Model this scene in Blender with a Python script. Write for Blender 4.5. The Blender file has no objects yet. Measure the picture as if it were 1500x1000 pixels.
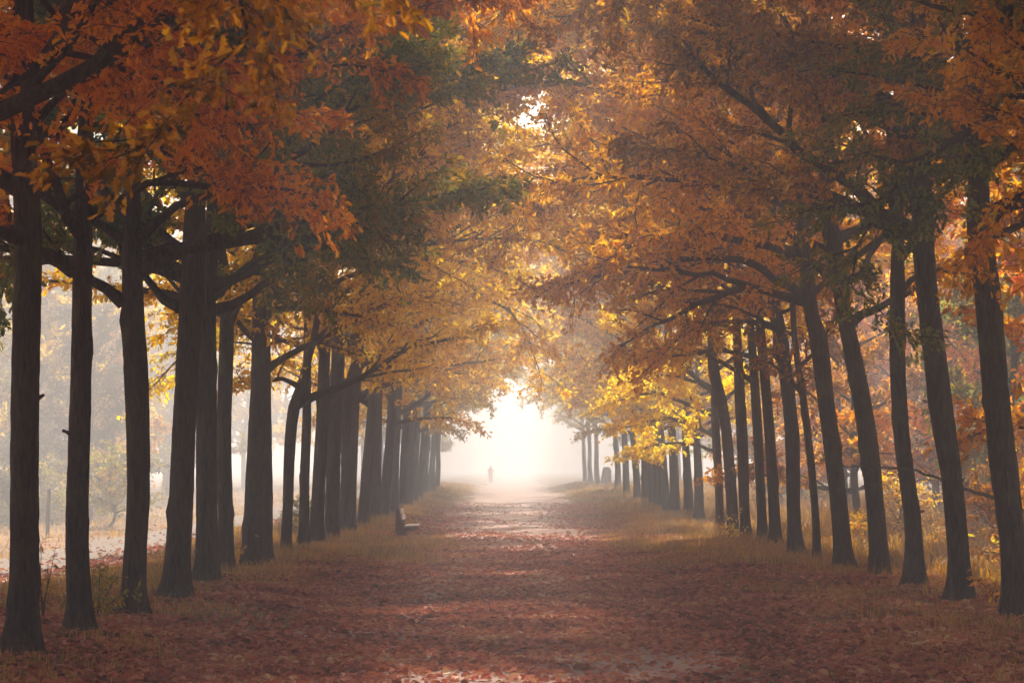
import bpy, math, random
import numpy as np
from mathutils import Vector, Matrix

PI = math.pi
R = math.radians
sc = bpy.context.scene
COL = sc.collection
rng = np.random.default_rng(7)
random.seed(7)

# ------------------------------------------------------------------ camera
F = 3542.0            # focal length in photo pixels (85 mm on 36 mm, 1500 px wide)
CAM_Z = 2.0
HOR, VPX = 682.0, 755.0
pitch = math.atan((HOR - 500) / F)
yaw = math.atan((VPX - 750) / F)
cam_rot = Matrix.Rotation(yaw, 3, 'Z') @ Matrix.Rotation(PI / 2 + pitch, 3, 'X')
cd = bpy.data.cameras.new('camera')
cam = bpy.data.objects.new('camera', cd)
COL.objects.link(cam)
cam.location = (0, 0, CAM_Z)
cam.rotation_euler = cam_rot.to_euler()
cd.lens = 85; cd.sensor_width = 36
cd.clip_start = 0.1; cd.clip_end = 3000
cd.dof.use_dof = True; cd.dof.focus_distance = 48; cd.dof.aperture_fstop = 9
sc.camera = cam


def px(u, v, d):
    """point at distance d along the avenue seen at photo pixel (u, v)"""
    c = cam_rot @ Vector(((u - 750) / F, (500 - v) / F, -1))
    c *= d / c.y
    return np.array((c.x, c.y, c.z + CAM_Z))


def sstep(a, b, x):
    t = np.clip((np.asarray(x, float) - a) / (b - a), 0, 1)
    return t * t * (3 - 2 * t)


def ground_z(x, y):
    x = np.asarray(x, float); y = np.asarray(y, float)
    side = np.clip(np.abs(x) / 6.0, 0, 1)
    z = 0.42 * sstep(95, 155, y) * (0.55 + 0.45 * side)
    z = z + 0.05 * side * np.sin(x * 0.9 + 1.3) * np.sin(y * 0.23) + 0.03 * np.sin(x * 1.7 + y * 0.41)
    z = z + 0.10 * sstep(2.6, 4.2, np.abs(x)) - 0.16 * sstep(7.0, 10.0, -x)
    return z


def gz(x, y):
    return float(ground_z(x, y))


# ------------------------------------------------------------------ mesh helpers
def mesh_from(name, V, faces_flat, sizes, attrs=None, smooth=False):
    me = bpy.data.meshes.new(name)
    V = np.ascontiguousarray(V, dtype=np.float32)
    faces_flat = np.ascontiguousarray(faces_flat, dtype=np.int32)
    sizes = np.asarray(sizes, dtype=np.int32)
    me.vertices.add(len(V)); me.vertices.foreach_set('co', V.ravel())
    me.loops.add(len(faces_flat)); me.loops.foreach_set('vertex_index', faces_flat)
    me.polygons.add(len(sizes))
    starts = np.zeros(len(sizes), dtype=np.int32)
    starts[1:] = np.cumsum(sizes)[:-1]
    me.polygons.foreach_set('loop_start', starts)
    me.polygons.foreach_set('use_smooth', np.full(len(sizes), smooth, dtype=bool))
    me.update(calc_edges=True)
    for k, a in (attrs or {}).items():
        at = me.attributes.new(k, 'FLOAT', 'POINT')
        at.data.foreach_set('value', np.ascontiguousarray(a, dtype=np.float32))
    return me


class Acc:
    """collects vertices and quads / polygons of one mesh"""
    def __init__(s):
        s.V = []; s.F = []; s.S = []; s.n = 0

    def add(s, V, F, S):
        V = np.asarray(V, float).reshape(-1, 3)
        s.V.append(V); s.F.append(np.asarray(F, dtype=np.int64).ravel() + s.n); s.S.append(np.asarray(S)); s.n += len(V)

    def poly(s, V, faces):
        s.add(V, [i for f in faces for i in f], [len(f) for f in faces])

    def mesh(s, name, smooth=False):
        return mesh_from(name, np.vstack(s.V), np.concatenate(s.F), np.concatenate(s.S), smooth=smooth)


def tubes(acc, P, Rr, n, bump=None, cap=True):
    """P (N,m,3) centre lines, Rr (N,m) radii, n sides"""
    P = np.asarray(P, float); Rr = np.asarray(Rr, float)
    if P.ndim == 2:
        P = P[None]; Rr = Rr[None]
    N, m, _ = P.shape
    if N == 0:
        return
    T = np.gradient(P, axis=1)
    T /= np.linalg.norm(T, axis=2, keepdims=True) + 1e-9
    mean = T.mean(axis=1, keepdims=True)
    ref = np.where(np.abs(mean[..., 2:3]) > 0.75, np.array([1.0, 0.0, 0.0]), np.array([0.0, 0.0, 1.0]))
    ref = np.broadcast_to(ref, P.shape)
    A = np.cross(T, ref); A /= np.linalg.norm(A, axis=2, keepdims=True) + 1e-9
    B = np.cross(T, A)
    th = np.arange(n) * 2 * PI / n
    rad = np.repeat(Rr[..., None], n, axis=2)
    if bump is not None:
        rad = rad * bump
    V = P[:, :, None, :] + rad[..., None] * (np.cos(th)[None, None, :, None] * A[:, :, None, :] + np.sin(th)[None, None, :, None] * B[:, :, None, :])
    V = V.reshape(-1, 3)
    i = np.arange(m - 1)[:, None] * n; j = np.arange(n)[None, :]; k = (j + 1) % n
    Q = np.stack([i + j, i + k, i + n + k, i + n + j], axis=-1).reshape(-1, 4)
    Q = (Q[None] + (np.arange(N) * m * n)[:, None, None]).reshape(-1, 4)
    acc.add(V, Q, np.full(len(Q), 4))
    if cap:
        base = np.arange(N) * m * n + (m - 1) * n - 0
        C = base[:, None] + np.arange(n)[None]
        acc.F.append((C + acc.n - len(V)).ravel()); acc.S.append(np.full(N, n))


OAK = np.array([(0, 0), (.18, .06), (.30, .21), (.40, .10), (.55, .27), (.64, .11), (.80, .19), (1, 0)])   # half outline of a lobed leaf
def leaf_template(detail):
    if detail == 2:
        h = OAK; inner = h[1:-1]
        n = len(inner)
        up = [(x, y, 0.35 * y) for x, y in inner]
        dn = [(x, -y, 0.35 * y) for x, y in inner]
        T = np.array([(0, 0, 0)] + up + [(1, 0, -.12)] + dn)
        left = list(range(0, n + 2))
        right = [0, n + 1] + list(range(n + 1 + n, n + 1, -1))
        return T, [left, right]
    if detail == 1:
        T = np.array([(0, 0, 0), (.35, .24, .09), (.75, .20, .06), (1, 0, -.1), (.75, -.20, .06), (.35, -.24, .09)])
        return T, [[0, 1, 2, 3], [0, 3, 4, 5]]
    T = np.array([(0, 0, 0), (.5, .26, .05), (1, 0, -.05), (.5, -.26, .05)])
    return T, [[0, 1, 2, 3]]


def leaves_mesh(name, P, D, Nn, S, detail, g):
    N = len(P)
    T, fs = leaf_template(detail)
    D = D / (np.linalg.norm(D, axis=1, keepdims=True) + 1e-9)
    B = np.cross(Nn, D); B /= np.linalg.norm(B, axis=1, keepdims=True) + 1e-9
    U = np.cross(D, B)
    curl = g.uniform(0.3, 2.2, N)
    V = (P[:, None, :] + S[:, None, None] * (T[None, :, 0:1] * D[:, None, :] + T[None, :, 1:2] * B[:, None, :] + (T[None, :, 2:3] * curl[:, None, None]) * U[:, None, :])).reshape(-1, 3)
    k = len(T)
    ff = np.array([i for f in fs for i in f])
    Fl = (ff[None] + (np.arange(N) * k)[:, None]).ravel()
    Sz = np.tile([len(f) for f in fs], N)
    tint = np.repeat(g.uniform(0, 1, N), k)
    return mesh_from(name, V, Fl, Sz, {'tint': tint})


def new_obj(name, me, mat=None, parent=None):
    o = bpy.data.objects.new(name, me)
    COL.objects.link(o)
    if mat is not None and me is not None:
        if len(me.materials) == 0:
            me.materials.append(mat)
        if me.materials[0] != mat:
            o.material_slots[0].link = 'OBJECT'; o.material_slots[0].material = mat
    if parent is not None:
        o.parent = parent
    return o


def tag(o, label, cat=None, group=None, kind=None):
    if label: o['label'] = label
    if cat: o['category'] = cat
    if group: o['group'] = group
    if kind: o['kind'] = kind
    return o


def thing(name, label, cat, loc=(0, 0, 0), group=None, rz=0):
    o = bpy.data.objects.new(name, None); COL.objects.link(o)
    o.location = loc; o.rotation_euler = (0, 0, rz); o.empty_display_size = .3
    return tag(o, label, cat, group)


# ------------------------------------------------------------------ materials
def mat_new(name):
    m = bpy.data.materials.new(name); m.use_nodes = True
    nt = m.node_tree; nt.nodes.clear()
    return m, nt, nt.nodes, nt.links


def ramp(N, stops):
    r = N.new('ShaderNodeValToRGB')
    e = r.color_ramp.elements
    while len(e) < len(stops): e.new(0.5)
    for el, (p, c) in zip(e, stops):
        el.position = p; el.color = (*c, 1)
    return r


def mathn(N, L, op, a, b=None, clamp=False):
    n = N.new('ShaderNodeMath'); n.operation = op; n.use_clamp = clamp
    for i, v in enumerate((a, b)):
        if v is None: continue
        if isinstance(v, (int, float)): n.inputs[i].default_value = v
        else: L.new(v, n.inputs[i])
    return n.outputs[0]


def leaf_material(name, stops, trans=0.5, clump=0.55):
    """stops: leaf colours, chosen leaf by leaf and in clumps through the crown"""
    m, nt, N, L = mat_new(name)
    at = N.new('ShaderNodeAttribute'); at.attribute_name = 'tint'
    oi = N.new('ShaderNodeObjectInfo')
    ge = N.new('ShaderNodeNewGeometry')
    nz = N.new('ShaderNodeTexNoise'); nz.inputs['Scale'].default_value = 0.55; nz.inputs['Detail'].default_value = 3
    L.new(ge.outputs['Position'], nz.inputs['Vector'])
    cl = mathn(N, L, 'MULTIPLY', mathn(N, L, 'SUBTRACT', nz.outputs['Fac'], 0.5), 2.6 * clump)
    v = mathn(N, L, 'ADD', mathn(N, L, 'MULTIPLY', at.outputs['Fac'], 0.7), mathn(N, L, 'ADD', cl, 0.1))
    v = mathn(N, L, 'ADD', v, mathn(N, L, 'MULTIPLY', oi.outputs['Random'], 0.12), True)
    r = ramp(N, stops); L.new(v, r.inputs['Fac'])
    df = N.new('ShaderNodeBsdfDiffuse'); tr = N.new('ShaderNodeBsdfTranslucent'); mx = N.new('ShaderNodeMixShader')
    hs = N.new('ShaderNodeHueSaturation'); hs.inputs['Saturation'].default_value = 1.1; hs.inputs['Value'].default_value = 1.35
    L.new(r.outputs[0], hs.inputs['Color'])
    L.new(r.outputs[0], df.inputs['Color']); L.new(hs.outputs[0], tr.inputs['Color'])
    mx.inputs['Fac'].default_value = trans
    L.new(df.outputs[0], mx.inputs[1]); L.new(tr.outputs[0], mx.inputs[2])
    gl = N.new('ShaderNodeBsdfGlossy'); gl.inputs['Roughness'].default_value = .45; gl.inputs['Color'].default_value = (.8, .8, .8, 1)
    m2 = N.new('ShaderNodeMixShader'); m2.inputs['Fac'].default_value = .03
    L.new(mx.outputs[0], m2.inputs[1]); L.new(gl.outputs[0], m2.inputs[2])
    out = N.new('ShaderNodeOutputMaterial'); L.new(m2.outputs[0], out.inputs['Surface'])
    return m


LEAF = {
    'ember': leaf_material('ember_leaves', [(0, (.22, .09, .01)), (.3, (.62, .22, .004)), (.6, (.84, .35, .005)), (.85, (.86, .46, .01)), (1, (.45, .34, .06))], .62),
    'rust': leaf_material('rust_leaves', [(0, (.09, .07, .012)), (.3, (.28, .12, .008)), (.6, (.54, .22, .008)), (.85, (.66, .34, .012)), (1, (.28, .22, .03))], .58),
    'olive': leaf_material('olive_leaves', [(0, (.06, .08, .02)), (.3, (.15, .18, .035)), (.55, (.26, .26, .045)), (.78, (.42, .27, .03)), (1, (.62, .32, .02))], .55),
    'moss': leaf_material('moss_leaves', [(0, (.04, .045, .03)), (.4, (.085, .09, .055)), (.75, (.14, .12, .08)), (1, (.22, .15, .09))], .42),
    'orange': leaf_material('orange_leaves', [(0, (.20, .11, .01)), (.3, (.56, .25, .006)), (.6, (.80, .39, .008)), (.85, (.86, .50, .01)), (1, (.46, .34, .04))], .65),
    'gold': leaf_material('gold_leaves', [(0, (.28, .19, .01)), (.3, (.68, .39, .008)), (.6, (.88, .56, .01)), (.85, (.90, .64, .012)), (1, (.5, .42, .05))], .66),
    'yellow': leaf_material('yellow_leaves', [(0, (.5, .36, .015)), (.35, (.86, .64, .015)), (.75, (.92, .74, .02)), (1, (.75, .62, .08))], .65),  # yellow foliage, ramp lightened to stand in for sunlight on it
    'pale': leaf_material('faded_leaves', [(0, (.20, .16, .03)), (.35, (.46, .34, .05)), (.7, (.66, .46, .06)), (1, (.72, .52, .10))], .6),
}


def bark_material(name, c0, c1, moss):
    m, nt, N, L = mat_new(name)
    tc = N.new('ShaderNodeTexCoord'); mp = N.new('ShaderNodeMapping'); mp.inputs['Scale'].default_value = (7.5, 7.5, 1.5)
    L.new(tc.outputs['Object'], mp.inputs['Vector'])
    n1 = N.new('ShaderNodeTexNoise'); n1.inputs['Scale'].default_value = 3.2; n1.inputs['Detail'].default_value = 7; n1.inputs['Roughness'].default_value = .68
    L.new(mp.outputs[0], n1.inputs['Vector'])
    vo = N.new('ShaderNodeTexVoronoi'); vo.feature = 'DISTANCE_TO_EDGE'; vo.inputs['Scale'].default_value = 2.6
    L.new(mp.outputs[0], vo.inputs['Vector'])
    n2 = N.new('ShaderNodeTexNoise'); n2.inputs['Scale'].default_value = 2.2; n2.inputs['Detail'].default_value = 4
    L.new(tc.outputs['Object'], n2.inputs['Vector'])
    r = ramp(N, [(.3, c0), (.72, c1)]); L.new(n1.outputs['Fac'], r.inputs['Fac'])
    mr = ramp(N, [(.50, (0, 0, 0)), (.68, (1, 1, 1))]); L.new(n2.outputs['Fac'], mr.inputs['Fac'])
    mx = N.new('ShaderNodeMix'); mx.data_type = 'RGBA'; mx.inputs['B'].default_value = (*moss, 1)
    f = mathn(N, L, 'MULTIPLY', mathn(N, L, 'MULTIPLY', mr.outputs[0], n1.outputs['Fac']), 1.2, True)
    L.new(f, mx.inputs['Factor']); L.new(r.outputs[0], mx.inputs['A'])
    h = mathn(N, L, 'ADD', mathn(N, L, 'MULTIPLY', n1.outputs['Fac'], .7), mathn(N, L, 'MULTIPLY', vo.outputs['Distance'], .9))
    bp = N.new('ShaderNodeBump'); bp.inputs['Strength'].default_value = 1.0; bp.inputs['Distance'].default_value = .06
    L.new(h, bp.inputs['Height'])
    b = N.new('ShaderNodeBsdfPrincipled'); b.inputs['Roughness'].default_value = .9; b.inputs['Specular IOR Level'].default_value = .15
    L.new(mx.outputs['Result'], b.inputs['Base Color']); L.new(bp.outputs[0], b.inputs['Normal'])
    out = N.new('ShaderNodeOutputMaterial'); L.new(b.outputs[0], out.inputs['Surface'])
    return m


BARK = bark_material('oak_bark', (.018, .011, .008), (.155, .095, .064), (.135, .11, .048))
BARK_PALE = bark_material('weathered_bark', (.05, .04, .032), (.2, .16, .12), (.1, .09, .05))


def plain(name, col, rough=.7, var=.25, scale=14, bump=.2):
    m, nt, N, L = mat_new(name)
    tc = N.new('ShaderNodeTexCoord'); n1 = N.new('ShaderNodeTexNoise'); n1.inputs['Scale'].default_value = scale; n1.inputs['Detail'].default_value = 6
    L.new(tc.outputs['Object'], n1.inputs['Vector'])
    lo = tuple(c * (1 - var) for c in col); hi = tuple(min(1, c * (1 + var)) for c in col)
    r = ramp(N, [(.3, lo), (.7, hi)]); L.new(n1.outputs['Fac'], r.inputs['Fac'])
    bp = N.new('ShaderNodeBump'); bp.inputs['Strength'].default_value = bump; bp.inputs['Distance'].default_value = .01; L.new(n1.outputs['Fac'], bp.inputs['Height'])
    b = N.new('ShaderNodeBsdfPrincipled'); b.inputs['Roughness'].default_value = rough
    L.new(r.outputs[0], b.inputs['Base Color']); L.new(bp.outputs[0], b.inputs['Normal'])
    out = N.new('ShaderNodeOutputMaterial'); L.new(b.outputs[0], out.inputs['Surface'])
    return m


def ground_material(name, soil, litter, extra, scale, bias):
    m, nt, N, L = mat_new(name)
    ge = N.new('ShaderNodeNewGeometry')
    big = N.new('ShaderNodeTexNoise'); big.inputs['Scale'].default_value = .35; big.inputs['Detail'].default_value = 5; big.inputs['Roughness'].default_value = .65
    fine = N.new('ShaderNodeTexNoise'); fine.inputs['Scale'].default_value = scale; fine.inputs['Detail'].default_value = 6; fine.inputs['Roughness'].default_value = .7
    vo = N.new('ShaderNodeTexVoronoi'); vo.inputs['Scale'].default_value = scale * 1.4
    for n in (big, fine, vo): L.new(ge.outputs['Position'], n.inputs['Vector'])
    f = mathn(N, L, 'ADD', mathn(N, L, 'MULTIPLY', mathn(N, L, 'SUBTRACT', big.outputs['Fac'], .5), 2.4), mathn(N, L, 'ADD', mathn(N, L, 'MULTIPLY', mathn(N, L, 'SUBTRACT', fine.outputs['Fac'], .5), 1.6), bias), True)
    mx = N.new('ShaderNodeMix'); mx.data_type = 'RGBA'; mx.inputs['A'].default_value = (*soil, 1); mx.inputs['B'].default_value = (*litter, 1)
    L.new(f, mx.inputs['Factor'])
    sep = N.new('ShaderNodeSeparateColor'); L.new(vo.outputs['Color'], sep.inputs[0])
    m2 = N.new('ShaderNodeMix'); m2.data_type = 'RGBA'; m2.inputs['B'].default_value = (*extra, 1)
    g = mathn(N, L, 'MULTIPLY', mathn(N, L, 'GREATER_THAN', sep.outputs[0], .62), mathn(N, L, 'MULTIPLY', f, .8))
    L.new(g, m2.inputs['Factor']); L.new(mx.outputs['Result'], m2.inputs['A'])
    bp = N.new('ShaderNodeBump'); bp.inputs['Strength'].default_value = .8; bp.inputs['Distance'].default_value = .04
    L.new(mathn(N, L, 'ADD', fine.outputs['Fac'], mathn(N, L, 'MULTIPLY', sep.outputs[1], .5)), bp.inputs['Height'])
    b = N.new('ShaderNodeBsdfPrincipled'); b.inputs['Roughness'].default_value = .95; b.inputs['Specular IOR Level'].default_value = .1
    L.new(m2.outputs['Result'], b.inputs['Base Color']); L.new(bp.outputs[0], b.inputs['Normal'])
    out = N.new('ShaderNodeOutputMaterial'); L.new(b.outputs[0], out.inputs['Surface'])
    return m


M_GROUND = ground_material('woodland_floor', (.11, .075, .03), (.32, .16, .09), (.40, .24, .10), 9, .45)
M_PATH = ground_material('sandy_path', (.46, .34, .30), (.36, .19, .15), (.40, .17, .11), 8, .16)
M_TRACK = ground_material('pale_track', (.24, .20, .18), (.17, .14, .09), (.20, .13, .08), 6, .3)
M_LITTER = leaf_material('fallen_leaf', [(0, (.09, .03, .018)), (.28, (.34, .095, .055)), (.55, (.56, .175, .11)), (.8, (.64, .28, .15)), (1, (.74, .52, .26))], .15, .5)
M_GRASS = leaf_material('dry_grass_blades', [(0, (.12, .07, .02)), (.35, (.32, .19, .045)), (.7, (.52, .32, .08)), (1, (.58, .32, .08))], .4, .7)
M_BRACKEN = leaf_material('bracken_blades', [(0, (.14, .085, .022)), (.35, (.34, .18, .03)), (.7, (.52, .29, .04)), (1, (.42, .20, .04))], .45, .6)
M_BENCH = plain('weathered_bench_wood', (.17, .08, .06), .6)
M_PLANK = plain('pale_bench_plank', (.66, .62, .62), .4)
M_POST = plain('grey_post_wood', (.09, .06, .055), .8)


# ------------------------------------------------------------------ tree growth
def interp(P, t):
    """points and tangents at fractions t along polyline P"""
    m = len(P) - 1
    s = np.clip(t, 0, 1) * m
    i = np.minimum(s.astype(int), m - 1)
    f = (s - i)[:, None]
    return P[i] * (1 - f) + P[i + 1] * f, P[i + 1] - P[i]


def unit(v):
    return v / (np.linalg.norm(v, axis=-1, keepdims=True) + 1e-9)


def grow_line(g, p, d, length, m, wig, lift, droop):
    """a wandering branch axis: rises first (lift), then bends down to the tip (droop)"""
    P = [np.array(p, float)]; d = unit(np.array(d, float))
    st = length / (m - 1)
    for i in range(m - 1):
        t = i / (m - 1)
        d = unit(d + g.normal(0, wig, 3) + np.array((0, 0, lift * (1 - t) - droop * t)))
        P.append(P[-1] + d * st)
    return np.array(P)


def resample(P, Rr, step):
    P = np.asarray(P, float); Rr = np.asarray(Rr, float)
    s = np.concatenate([[0], np.cumsum(np.linalg.norm(np.diff(P, axis=0), axis=1))])
    n = max(4, int(s[-1] / step) + 1)
    q = np.linspace(0, s[-1], n)
    # Catmull-Rom through the points
    out = np.empty((n, 3))
    for k, x in enumerate(q):
        i = min(np.searchsorted(s, x, side='right') - 1, len(P) - 2)
        t = (x - s[i]) / max(1e-6, s[i + 1] - s[i])
        p0 = P[max(i - 1, 0)]; p1 = P[i]; p2 = P[i + 1]; p3 = P[min(i + 2, len(P) - 1)]
        out[k] = .5 * ((2 * p1) + (p2 - p0) * t + (2 * p0 - 5 * p1 + 4 * p2 - p3) * t * t + (3 * p1 - p0 - 3 * p2 + p3) * t ** 3)
    return out, np.interp(q, s, Rr)


def trunk_mesh(g, P, Rr, sides=18, step=.11, flare=.7):
    P, Rr = resample(P, Rr, step)
    z = P[:, 2] - P[0, 2]
    m = len(P)
    th = np.arange(sides) * 2 * PI / sides
    rootphase = g.uniform(0, 2 * PI); nr = g.integers(4, 7)
    flr = flare * np.exp(-np.clip(z, 0, None) / .24)
    bump = 1 + flr[:, None] * (.75 + .45 * np.cos(nr * th[None] + rootphase + z[:, None] * .6))
    low = np.cumsum(g.normal(0, 1, (m, 1)), axis=0)
    # burls and ridges
    ph = g.uniform(0, 2 * PI, 5)
    bump += .035 * np.cos(2 * th[None] + ph[0] + z[:, None] * 1.1) + .03 * np.cos(3 * th[None] + ph[1] - z[:, None] * 1.9) + .02 * np.cos(7 * th[None] + ph[2] + z[:, None] * .5)
    bump += g.normal(0, .014, (m, sides))
    for _ in range(int(max(2, z[-1] * 1.1))):
        z0 = g.uniform(.3, max(.6, z[-1])); t0 = g.uniform(0, 2 * PI); a = g.uniform(.08, .26); w = g.uniform(.06, .16)
        da = np.angle(np.exp(1j * (th - t0)))
        bump += a * np.exp(-((z - z0) / w) ** 2)[:, None] * np.exp(-(da / .45) ** 2)[None]
    acc = Acc()
    tubes(acc, P, Rr, sides, bump[None])
    return acc.mesh('trunk', True), P, Rr


def branch_out(g, P, r0, opts):
    """one limb with its boughs and twigs; returns its mesh and twig arrays for the leaves"""
    acc = Acc()
    length = float(np.linalg.norm(np.diff(P, axis=0), axis=1).sum())
    m = len(P)
    Rr = r0 * (1 - np.linspace(0, 1, m)) ** .8 + .008
    Rr[:2] *= [1.35, 1.1]
    tubes(acc, P, Rr, 8, 1 + g.normal(0, .05, (1, m, 8)))
    n2 = max(4, int(length * opts.get('boughs', 2.4)))
    t = np.linspace(opts.get('bare', .28), .98, n2) + g.uniform(-.03, .03, n2)
    B0, T0 = interp(P, t)
    T0 = unit(T0)
    secs = []; srad = []
    up = np.array((0, 0, 1.0))
    for k in range(n2):
        side = unit(np.cross(T0[k], up)) * (1 if k % 2 else -1)
        a = R(g.uniform(32, 66))
        d = math.cos(a) * T0[k] + math.sin(a) * (side * math.cos(g.uniform(-.9, .9)) + up * g.uniform(-.35, .6))
        ln = np.clip((.25 + .9 * (1 - t[k])) * length * .42 * g.uniform(.7, 1.25), .45, 2.3)
        secs.append(grow_line(g, B0[k], d, ln, 7, .16, .05, opts.get('droop', .12)))
        srad.append(np.interp(min(t[k], 1), np.linspace(0, 1, m), Rr) * .55 * (1 - np.linspace(0, 1, 7)) ** .8 + .005)
    secs.append(P[-7:] if m >= 7 else grow_line(g, P[-1], P[-1] - P[-2], .6, 7, .1, 0, .1)); srad.append(np.full(7, .008))
    secs = np.array(secs); srad = np.array(srad)
    tubes(acc, secs[:-1], srad[:-1], 5)
    tw0 = []; twd = []
    tl = []
    for S_ in secs:
        ln = float(np.linalg.norm(np.diff(S_, axis=0), axis=1).sum())
        nt = max(3, int(ln * opts.get('twigs', 11.0)))
        tt = np.concatenate([g.uniform(.18, 1.0, nt - 1), [1.0]])
        p, tg = interp(S_, tt); tg = unit(tg)
        dv = unit(tg * .75 + g.normal(0, .55, (nt, 3)) * np.array((1, 1, .6)))
        tw0.append(p); twd.append(dv); tl.append(g.uniform(.22, .55, nt) * opts.get('twlen', 1.0))
    tw0 = np.vstack(tw0); twd = np.vstack(twd); tl = np.concatenate(tl)
    n = len(tw0)
    mid = tw0 + twd * (tl * .5)[:, None] + g.normal(0, .03, (n, 3))
    end = tw0 + twd * tl[:, None] + np.array((0, 0, -1.0)) * (tl * opts.get('droop', .12) * 1.2)[:, None]
    TW = np.stack([tw0, mid, end], axis=1)
    tubes(acc, TW, np.tile([.0055, .004, .002], (n, 1)), 3, cap=False)
    return acc.mesh('limb', True), TW


def leaf_spray(g, TW, per, size, detail, name, flat=.6):
    n = len(TW)
    cnt = g.poisson(per, n)
    idx = np.repeat(np.arange(n), cnt)
    N = len(idx)
    t = g.uniform(.15, 1.05, N)[:, None]
    A, M_, E = TW[idx, 0], TW[idx, 1], TW[idx, 2]
    P = np.where(t < .5, A + (M_ - A) * t * 2, M_ + (E - M_) * (t - .5) * 2) + g.normal(0, .035, (N, 3))
    ax = unit(E - A)
    D = unit(ax * .6 + g.normal(0, .75, (N, 3)) + np.array((0, 0, -.28)))
    Nn = unit(np.array((0, 0, 1.0)) * flat + g.normal(0, .55, (N, 3)))
    S_ = size * g.uniform(.6, 1.25, N)
    return leaves_mesh(name, P, D, Nn, S_, detail, g)


def auto_limbs(g, P, Rr, o):
    """limbs the eye cannot single out: round the stem from the crown's base to its top"""
    z = P[:, 2] - P[0, 2]; H = z[-1]
    out = []
    n = o['limbs']; az = g.uniform(0, 2 * PI)
    inner = o.get('inner', 0)
    for k in range(n):
        q = (k + .5) / n
        zz = o['z0'] + (H - o['z0'] - .3) * q ** .9
        i = np.searchsorted(z, zz); i = min(i, len(P) - 1)
        az += 2.39996 + g.normal(0, .35)
        d = np.array((math.cos(az), math.sin(az) * .85, 0))
        ln = o['reach'] * (1 - .5 * q ** 1.5) * g.uniform(.8, 1.15)
        if inner and d[0] * inner > 0: ln *= o.get('low_gain', .85) + (o.get('inner_gain', 1.2) - o.get('low_gain', .85)) * min(1, q * 2.4)
        el = R(o.get('elev', 22) + 40 * q + g.uniform(-8, 8))
        d = d * math.cos(el) + np.array((0, 0, math.sin(el)))
        m = max(8, int(ln / .45))
        L_ = grow_line(g, P[i], d, ln, m, .11, .03, o.get('droop', .12) * (1.3 - q))
        out.append((L_, min(Rr[i] * .55, .075) * (1 - .3 * q)))
    return out


def build_tree(g, P, Rr, limbs, o):
    """meshes of a tree standing at the origin: trunk, list of limbs, crown"""
    tm, P, Rr = trunk_mesh(g, P, Rr, o.get('sides', 18), o.get('step', .11))
    LM = []; TWS = []
    for k, (Lp, r0) in enumerate(limbs + auto_limbs(g, P, Rr, o)):
        me, TW = branch_out(g, Lp, r0, dict(o, bare=o['bare'] if k < len(limbs) else .14))
        LM.append(me); TWS.append(TW)
    crown = leaf_spray(g, np.vstack(TWS), o['per'], o['leaf'], o['detail'], 'crown')
    return tm, LM, crown


# ------------------------------------------------------------------ the avenue trees that stand alone in the photo
# pixel paths of the stems: (x, y, width), from the foot up; limbs: pixel polylines with the width at the fork
NEAR = []
def T(side, path, limbs, col, label, d=None, **kw):
    NEAR.append((side, path, limbs, col, label, d, kw))

GL, GR = 'oaks of the left row', 'oaks of the right row'
# --- left row
T(-1, [(30, 975, 50), (33, 890, 45), (36, 700, 42), (40, 520, 40), (39, 340, 40), (36, 200, 36), (36, 60, 32)],
  [([(30, 352), (5, 342), (-40, 330)], 15), ([(48, 185), (80, 160), (100, 135), (150, 112), (200, 110)], 9), ([(38, 110), (70, 60), (110, 42), (165, 85)], 7)],
  'ember', 'thick oak trunk at the left edge of the photo, foremost stem of the left row', per=18)
T(-1, [(116, 938, 36), (116, 870, 34), (115, 750, 32), (118, 520, 31), (121, 380, 29), (124, 250, 25), (124, 120, 22)],
  [([(113, 328), (90, 305), (58, 282), (20, 262), (-30, 250)], 14), ([(108, 398), (85, 380), (60, 367), (0, 344), (-40, 335)], 16), ([(128, 320), (150, 312), (185, 290), (240, 270), (330, 285)], 13)],
  'ember', 'slim straight oak between the leftmost trunk and the leafy sapling', per=18)
T(-1, [(194, 910, 37), (198, 830, 34), (202, 720, 32), (201, 560, 35), (196, 470, 33), (193, 350, 28), (193, 240, 24)],
  [([(180, 443), (160, 425), (135, 412), (95, 388), (30, 372)], 15), ([(181, 352), (160, 338), (140, 328), (100, 300)], 12), ([(205, 398), (225, 391), (246, 383), (310, 353), (370, 350), (440, 335)], 14), ([(204, 350), (230, 325), (280, 295), (360, 285), (440, 292)], 12)],
  'olive', 'dark oak with bulging bark, third trunk from the left edge', per=22, d=31.5)
T(-1, [(256, 892, 40), (261, 800, 36), (267, 700, 35), (274, 540, 34), (281, 420, 36), (284, 340, 32), (288, 240, 26)],
  [([(263, 450), (240, 440), (214, 413), (190, 380)], 13), ([(268, 400), (240, 382), (215, 362), (190, 340)], 13), ([(294, 352), (330, 346), (400, 350), (470, 360)], 11), ([(270, 370), (250, 350), (228, 335)], 14)],
  'olive', 'darkest leaning oak of the left row with mossy foot', per=22, d=35)
T(-1, [(302, 856, 35), (303, 800, 31), (303, 650, 30), (303, 520, 29), (304, 420, 26), (310, 350, 22), (316, 270, 18)],
  [([(312, 415), (342, 407), (387, 383), (419, 354), (470, 330)], 13), ([(314, 453), (342, 444), (374, 418), (406, 399), (425, 377), (450, 340)], 13)],
  'olive', 'oak close behind the darkest leaning trunk, two limbs rising rightward', per=20, d=39)
T(-1, [(331, 850, 24), (330, 780, 22), (329, 650, 21), (331, 500, 22), (330, 420, 20), (320, 350, 16), (316, 290, 13)],
  [([(338, 470), (352, 455), (366, 440)], 8)],
  'gold', 'slender brown oak with weeds at its foot, beside the two limb trunk', d=42.5)
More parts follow.
